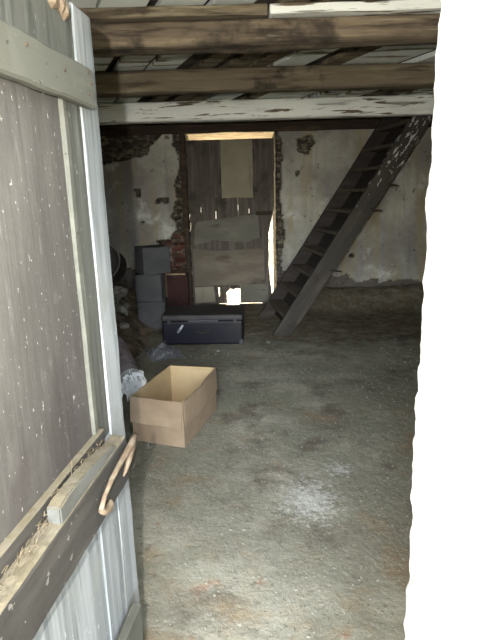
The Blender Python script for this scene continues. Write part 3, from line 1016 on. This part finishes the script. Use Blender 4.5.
def quad_panel(bm, A, B, z0, z1, th, bow=0.0, zt=None, seed=1, nx=12, nz_=8):
    """thin upright board from A to B, thickness th inwards (left of A->B)"""
    d = (B - A); nrm = Vector((-d.y, d.x, 0)).normalized()
    layers = []
    for s in (0, th):
        gg = []
        for i in range(nx + 1):
            row = []
            for j in range(nz_ + 1):
                u, w = i / nx, j / nz_
                top = z1 if zt is None else z1 + (zt - z1) * u
                p = A + d * u
                z = z0 + (top - z0) * w
                off = bow * math.sin(math.pi * u) * w + .004 * nz(p.x, p.y, z, 7, seed) * w
                row.append(bm.verts.new((p.x + nrm.x * (s - off), p.y + nrm.y * (s - off), z)))
            gg.append(row)
        layers.append(gg)
    a, b = layers
    for i in range(nx):
        for j in range(nz_):
            bm.faces.new((a[i][j], a[i + 1][j], a[i + 1][j + 1], a[i][j + 1]))
            f = bm.faces.new((b[i][j], b[i][j + 1], b[i + 1][j + 1], b[i + 1][j])); f.material_index = 1
    for i in range(nx):
        bm.faces.new((a[i][nz_], a[i + 1][nz_], b[i + 1][nz_], b[i][nz_])).material_index = 1
        bm.faces.new((a[i][0], a[i + 1][0], b[i + 1][0], b[i][0]))
    for j in range(nz_):
        bm.faces.new((a[0][j], a[0][j + 1], b[0][j + 1], b[0][j]))
        bm.faces.new((a[nx][j], a[nx][j + 1], b[nx][j + 1], b[nx][j]))


def rel(p): return Vector((p.x - ctr.x, p.y - ctr.y, 0))


bm = bmesh.new()
c4 = [rel(p) for p in (FL, FR, BR, BL)]
for i, (h0, h1, bw) in enumerate(((.278, .283, .004), (.283, .30, .012), (.30, .283, .0), (.283, .278, .006))):
    quad_panel(bm, c4[i], c4[(i + 1) % 4], 0, h0, .005, bw, h1, seed=i)
bt = [bm.verts.new((p.x, p.y, .002)) for p in c4]
bm.faces.new(bt).material_index = 1
mk('body', bm, [card_m, card_in_m], box)
# front flap, hanging outside
bm = bmesh.new()
dF = (c4[1] - c4[0]); nF = Vector((dF.y, -dF.x, 0)).normalized()
gg = []
for i in range(13):
    row = []
    for j in range(7):
        u, w = i / 12, j / 6
        p = c4[0] + dF * (u * (1 - .02 * w) + .01 * w)
        z = .283 - .152 * w + .006 * nz(u, w, 0, 4, 6)
        offv = .006 + .020 * w + .004 * nz(u, w, 2, 3, 6)
        row.append(bm.verts.new((p.x + nF.x * offv, p.y + nF.y * offv, z)))
    gg.append(row)
for i in range(12):
    for j in range(6):
        bm.faces.new((gg[i][j], gg[i + 1][j], gg[i + 1][j + 1], gg[i][j + 1]))
o = mk('front_flap', bm, card_m, box, label='light brown flap hanging over the box front')
sm = o.modifiers.new('thick', 'SOLIDIFY'); sm.thickness = .004
# right flap, pressed against the right side
bm = bmesh.new()
dR = (c4[2] - c4[1]); nR = Vector((dR.y, -dR.x, 0)).normalized()
gg = []
for i in range(15):
    row = []
    for j in range(7):
        u, w = i / 14, j / 6
        p = c4[1] + dR * (u * .98 + .01)
        z = .283 + .017 * u - .15 * w + .004 * nz(u, w, 0, 4, 2)
        offv = .0155 * math.sin(math.pi * u) + .006 + .004 * w + .004 * nz(u, w, 2, 3, 8) * w
        row.append(bm.verts.new((p.x + nR.x * offv, p.y + nR.y * offv, z)))
    gg.append(row)
for i in range(14):
    for j in range(6):
        bm.faces.new((gg[i][j], gg[i + 1][j], gg[i + 1][j + 1], gg[i][j + 1]))
o = mk('side_flap', bm, card_m, box)
sm = o.modifiers.new('thick', 'SOLIDIFY'); sm.thickness = .004
bm = bmesh.new()
quad_panel(bm, c4[2] * .93 + c4[3] * .0 , c4[2] * .93 + (c4[3] - c4[2]) * .45, .004, .29, .003, 0, .28, 9)
mk('inner_flap', bm, [card_in_m, card_in_m], box)

# ------------------------------------------------------------------ blue tin trunk
A = Vector((-.752, 4.965, 0)); B = Vector((.024, 4.93, 0))
rzt = math.atan2(B.y - A.y, B.x - A.x); LT = (B - A).length
tr = empty('storage_trunk', (A.x, A.y, .008), rzt, cat='trunk', label='dark blue tin trunk with dusty lid lying before the back door')


def rbox(bm, lo, hi, r, seg=3):
    t = bmesh.new(); bmesh.ops.create_cube(t, size=1)
    lo = Vector(lo); hi = Vector(hi)
    for v in t.verts: v.co = Vector([(lo[i] + hi[i]) / 2 + v.co[i] * (hi[i] - lo[i]) for i in range(3)])
    bmesh.ops.bevel(t, geom=list(t.edges), offset=r, segments=seg, affect='EDGES', profile=.5)
    merge(bm, t)


bm = bmesh.new(); rbox(bm, (0, 0, 0), (LT, .44, .235), .018)
for ax, n in ((0, 26), (2, 8)):
    for k in range(1, n):
        p = Vector((LT * k / n, 0, .235 * k / n)); nn = Vector((0, 0, 0)); nn[ax] = 1
        bmesh.ops.bisect_plane(bm, geom=bm.verts[:] + bm.edges[:] + bm.faces[:], plane_co=p, plane_no=nn)
for v in bm.verts:
    v.co.y += .004 * nz(v.co.x, v.co.z, 0, 5, 2)
vx = np.array([v.co.x for v in bm.verts])
o = mk('body', bm, trunk_m, tr)
attr(o, 'rust', np.clip((vx - LT * .70) / .06, 0, 1))
bm = bmesh.new(); rbox(bm, (-.006, -.007, .233), (LT + .006, .448, .298), .022, 4)
lid = mk('lid', bm, lid_m, tr, smooth=False)
bm = bmesh.new(); rbox(bm, (LT * .33, -.012, .236), (LT * .70, -.004, .2415), .002, 1)  # strip over part of the lid edge, added as its highlight
mk('lid_glint', bm, steel_m, lid, label='bright steel strip added as the highlight on the trunk lid edge')
for x in (.055, LT - .09):
    bm = bmesh.new(); rbox(bm, (x, -.010, .21), (x + .035, -.001, .262), .003, 1)
    mk('catch', bm, lid_m, lid)
bm = bmesh.new()
tube(bm, [(.150, -.010, .125), (.175, -.016, .16), (.205, -.012, .20)], [.011, .014, .010], 6)
for v in bm.verts: v.co.y = -.004 + (v.co.y + .012) * .5
mk('hasp', bm, steel_m, tr, label='small bright hasp hanging aslant on the trunk front')
bm = bmesh.new()
tube(bm, [(LT / 2 - .06, -.002, .15), (LT / 2 - .055, -.02, .14), (LT / 2, -.024, .12), (LT / 2 + .055, -.02, .14), (LT / 2 + .06, -.002, .15)], .005, 6)
mk('handle', bm, plate_m, tr)
for x, y in ((-.004, -.004), (LT - .036, -.004)):
    bm = bmesh.new(); rbox(bm, (x, y, 0), (x + .04, y + .04, .05), .006, 2)
    mk('corner_plate', bm, lid_m, tr)

# ------------------------------------------------------------------ three grey blocks
def one_block(z, loc, rz, w, d, h, label):
    bm = bmesh.new()
    board(bm, (0, 0, 0), (w, d, h), step=.06, jit=.004, bev=.008, seed=z * 7 + 1, freq=14)
    o = mk('concrete_block', bm, block_m, cat='block', label=label, group='stacked grey blocks')
    o.location = (*loc, z); o.rotation_euler.z = rz
    return o


one_block(.006, (-1.10, 5.60), R(2), .30, .26, .303, 'grey block standing on the floor, bottom of the stack of three')
one_block(.313, (-1.105, 5.60), R(-2), .280, .26, .292, 'grey block in the middle of the stack of three')
one_block(.609, (-.985, 5.515), R(29), .30, .262, .287, 'grey block topping the stack, turned to show its corner')

# ------------------------------------------------------------------ red-brown crate on end
cr = empty('wooden_crate', (-.758, 6.33, .008), R(-3), cat='crate', label='red-brown shallow crate with a pale rim, standing on end between blocks and back door')
bm = bmesh.new(); board(bm, (-.115, .05, .02), (.125, .065, .48), step=.1, jit=.002, seed=3)
mk('bottom_panel', bm, crate_red_m, cr)
for nm, lo, hi in (('side', (-.148, -.04, 0), (-.117, .07, .50)), ('side', (.127, -.04, 0), (.146, .07, .50)),
                   ('end', (-.116, -.04, .48), (.126, .07, .50)), ('end', (-.116, -.04, 0), (.126, .07, .02))):
    bm = bmesh.new(); board(bm, lo, hi, step=.1, jit=.002, bev=.003, seed=lo[0] * 9)
    mk(nm, bm, crate_frame_m if lo[0] < -.13 or lo[2] > .4 else crate_red_m, cr)

# ------------------------------------------------------------------ heap in the left corner
def heap_h(x, y):
    a = min(1, max(0, (-.86 - x - .15 * max(0, 4.6 - y)) / .75)) if y > 3.4 else 0
    b = min(1, max(0, (y - 3.45) / 1.3))
    back = 1 - .35 * min(1, max(0, (y - 6.1) / .6))
    a = a * a * (3 - 2 * a)
    return a * b * back * (.52 + .12 * fbm(x, y, 0, 1.9, 5, 4)) + (.045 * fbm(x, y, 0, 6, 2, 4)) * (1 if a * b > .02 else 0) * min(1, a * b * 6)


bm = bmesh.new()
xs = np.linspace(XL + .05, -.72, 60); ys = np.linspace(3.3, 6.72, 130)
gg = [[bm.verts.new((x, y, heap_h(x, y) - .012)) for x in xs] for y in ys]
for j in range(len(ys) - 1):
    for i in range(len(xs) - 1):
        bm.faces.new((gg[j][i], gg[j][i + 1], gg[j + 1][i + 1], gg[j + 1][i]))
mk('rubble_heap', bm, rubble_m, smooth=True, kind='stuff', label='brown heap of earth and litter in the left corner behind the box', cat='rubble')

rnd = random.Random(21)
bm = bmesh.new()
for i in range(420):
    x = rnd.uniform(-1.75, -.85); y = rnd.uniform(3.7, 6.5)
    if -1.16 < x < -.7 and 5.45 < y < 5.95: continue
    h = heap_h(x, y)
    if h < .02: continue
    a = rnd.uniform(0, 6.3); l = rnd.uniform(.06, .2)
    d = Vector((math.cos(a), math.sin(a), rnd.uniform(-.15, .3))) * l
    p = Vector((x, y, h + .004))
    tube(bm, [p, p + d * .5 + Vector((0, 0, .01)), p + d], rnd.uniform(.0015, .003), 4)
mk('straw_litter', bm, straw_m, kind='stuff', label='loose dry stalks scattered over the brown heap', cat='straw')

# round tub leaning in the corner, a hoop before it, pale rag
tb = empty('round_tub', (-1.44, 6.02, heap_h(-1.44, 6.02) + .06), cat='tub', label='dark round tub lying on its side on the heap, by the back wall')
bm = bmesh.new()
prof = [(.02, .0), (.17, .0), (.185, .02), (.20, .24), (.212, .25), (.20, .262), (.188, .25), (.172, .03), (.02, .022)]
n = 28
rings = []
for r, h in prof:
    rings.append([bm.verts.new((r * math.cos(2 * math.pi * k / n), r * math.sin(2 * math.pi * k / n), h)) for k in range(n)])
for a, b in zip(rings, rings[1:]):
    for k in range(n): bm.faces.new((a[k], a[(k + 1) % n], b[(k + 1) % n], b[k]))
bm.faces.new(rings[0]); bm.faces.new(rings[-1])
o = mk('shell', bm, tub_m, tb, smooth=True)
mxx = Matrix.Translation((0, .05, .12)) @ Matrix.Rotation(R(68), 4, 'X') @ Matrix.Rotation(R(-12), 4, 'Y')
o.data.transform(mxx)
bm = bmesh.new()
pts = [(.206 * math.cos(2 * math.pi * k / 32), .206 * math.sin(2 * math.pi * k / 32), .255) for k in range(33)]
tube(bm, pts, .009, 6, cap=False)
o = mk('rim', bm, stone_m, tb, smooth=True); o.data.transform(mxx)

bm = bmesh.new()
t = bmesh.new(); bmesh.ops.create_grid(t, x_segments=26, y_segments=26, size=.15)
for v in t.verts:
    r = v.co.length / .15
    v.co.z = .11 * max(0, 1 - r * r * .6) + .05 * fbm(v.co.x, v.co.y, 0, 11, 3, 4)
    v.co.x += .03 * nz(v.co.x, v.co.y, 0, 9, 2); v.co.y += .03 * nz(v.co.x, v.co.y, 3, 9, 2)
merge(bm, t)
o = mk('rag', bm, rag_m, smooth=True, cat='rag', label='pale crumpled rag on the heap left of the grey blocks')
o.location = (-1.26, 5.30, heap_h(-1.26, 5.30) + .01)

for i, (x, y, r, lab) in enumerate(((-1.33, 4.95, .085, 'grey stone low on the heap below the pale rag'),
                                   (-1.15, 5.12, .05, 'small grey stone in front of the grey blocks'),
                                   (-1.32, 5.75, .10, 'grey stone beside the tub, left of the blocks'))):
    bm = bmesh.new(); rock(bm, (0, 0, 0), r, i + 3, 3)
    o = mk('rubble_stone', bm, stone_m, smooth=False, cat='stone', label=lab, group='stones on the heap')
    o.location = (x, y, heap_h(x, y) + r * .35); o.rotation_euler.z = i

# mauve-grey tube with a frayed white end
tu = empty('rolled_sheet', (-.86, 3.85, .05), cat='roll', label='mauve-grey roll with frayed white end lying behind the box')
p0, p1 = Vector((-1.08, 4.42, .18)), Vector((-.775, 3.60, .125))
O = Vector((-.86, 3.85, .05))
bm = bmesh.new()
pts = [p0 + (p1 - p0) * (k / 12) for k in range(13)]
tube(bm, [p - O for p in pts], [.085 + .004 * nz(k, 0, 0, .6, 1) for k in range(13)], 18)
mk('roll', bm, sack_m, tu, smooth=True)
bm = bmesh.new()
d = (p1 - p0).normalized(); s = d.cross(Vector((0, 0, 1))).normalized(); u = s.cross(d)
rnd = random.Random(8)
tube(bm, [p1 - d * .07 - O, p1 + d * .01 - O], [.092, .093], 18, cap=True)
for k in range(46):
    a = rnd.uniform(0, 6.283); rr = rnd.uniform(.055, .098)
    q = p1 + (s * math.cos(a) + u * math.sin(a)) * rr - O
    dirv = (d * rnd.uniform(.4, 1) + (s * math.cos(a) + u * math.sin(a)) * rnd.uniform(-.5, .55)).normalized()
    l = rnd.uniform(.03, .08)
    tube(bm, [q - d * .03, q + dirv * l * .5, q + dirv * l + Vector((0, 0, -.01))], [.010, .009, .003], 5)
mk('frayed_end', bm, fray_m, tu, label='frayed white end of the roll')

# crumpled film in front of the trunk
bm = bmesh.new()
t = bmesh.new(); bmesh.ops.create_grid(t, x_segments=34, y_segments=30, size=1)
for v in t.verts:
    x, y = v.co.x * .15, v.co.y * .20
    r = math.hypot(v.co.x, v.co.y)
    z = .055 * max(0, 1 - r * r) + .05 * abs(fbm(x, y, 0, 9, 4, 4)) + .004
    v.co = Vector((x * (1 + .2 * nz(x, y, 0, 8, 2)), y * (1 + .2 * nz(x, y, 2, 8, 2)), z * min(1, 1.6 - r)))
merge(bm, t)
o = mk('plastic_film', bm, film_m, cat='plastic', label='crumpled greyish plastic film on the floor in front of the trunk')
o.location = (-.70, 4.66, .012); o.rotation_euler.z = R(20)

# ------------------------------------------------------------------ crumbs over the floor
rnd = random.Random(5)
bm = bmesh.new()
for i in range(2600):
    y = 1.06 + 5.4 * rnd.random() ** 1.5
    x = rnd.uniform(-.6 - .1 * y, .5 + .28 * y)
    if y > 3.4 and x < -.75: continue
    if y > 4.8 and (-.8 < x < .1 or .1 < x < 1.9): continue
    if -.75 < x < -.1 and 2.75 < y < 3.6: continue
    r = rnd.choice((.002, .002, .003, .003, .004, .006)) * (1 if y < 4 else 1.5)
    rock(bm, (x, y, floor_h(x, y) + r * .4), r, i, 1, (1, 1, .7), .5)
mk('mortar_crumbs', bm, chip_m, kind='stuff', label='pale mortar crumbs scattered over the floor', cat='crumbs')
bm = bmesh.new()
for i in range(260):
    y = rnd.uniform(4.2, 6.7); x = rnd.uniform(-.7, 1.9)
    if -.8 < x < .1 and 4.9 < y < 5.45: continue
    a = rnd.uniform(0, 6.3); l = rnd.uniform(.03, .11)
    p = Vector((x, y, floor_h(x, y) + .004)); d = Vector((math.cos(a) * l, math.sin(a) * l, .0))
    q = p + d; q.z = floor_h(q.x, q.y) + .006
    tube(bm, [p, (p + q) / 2 + Vector((0, 0, .006)), q], rnd.uniform(.001, .0025), 4)
mk('straw_bits', bm, straw_m, kind='stuff', label='short straw bits strewn over the far floor', cat='straw')
for i, (x, y, r, lab) in enumerate(((-.21, 4.74, .018, 'small white chip on the floor in front of the trunk'),
                                   (.27, 4.98, .022, 'small stone on the floor between trunk and stair foot'))):
    bm = bmesh.new(); rock(bm, (0, 0, 0), r, i + 13, 2)
    o = mk('stone_chip', bm, chip_m, cat='stone', label=lab)
    o.location = (x, y, floor_h(x, y) + r * .45)
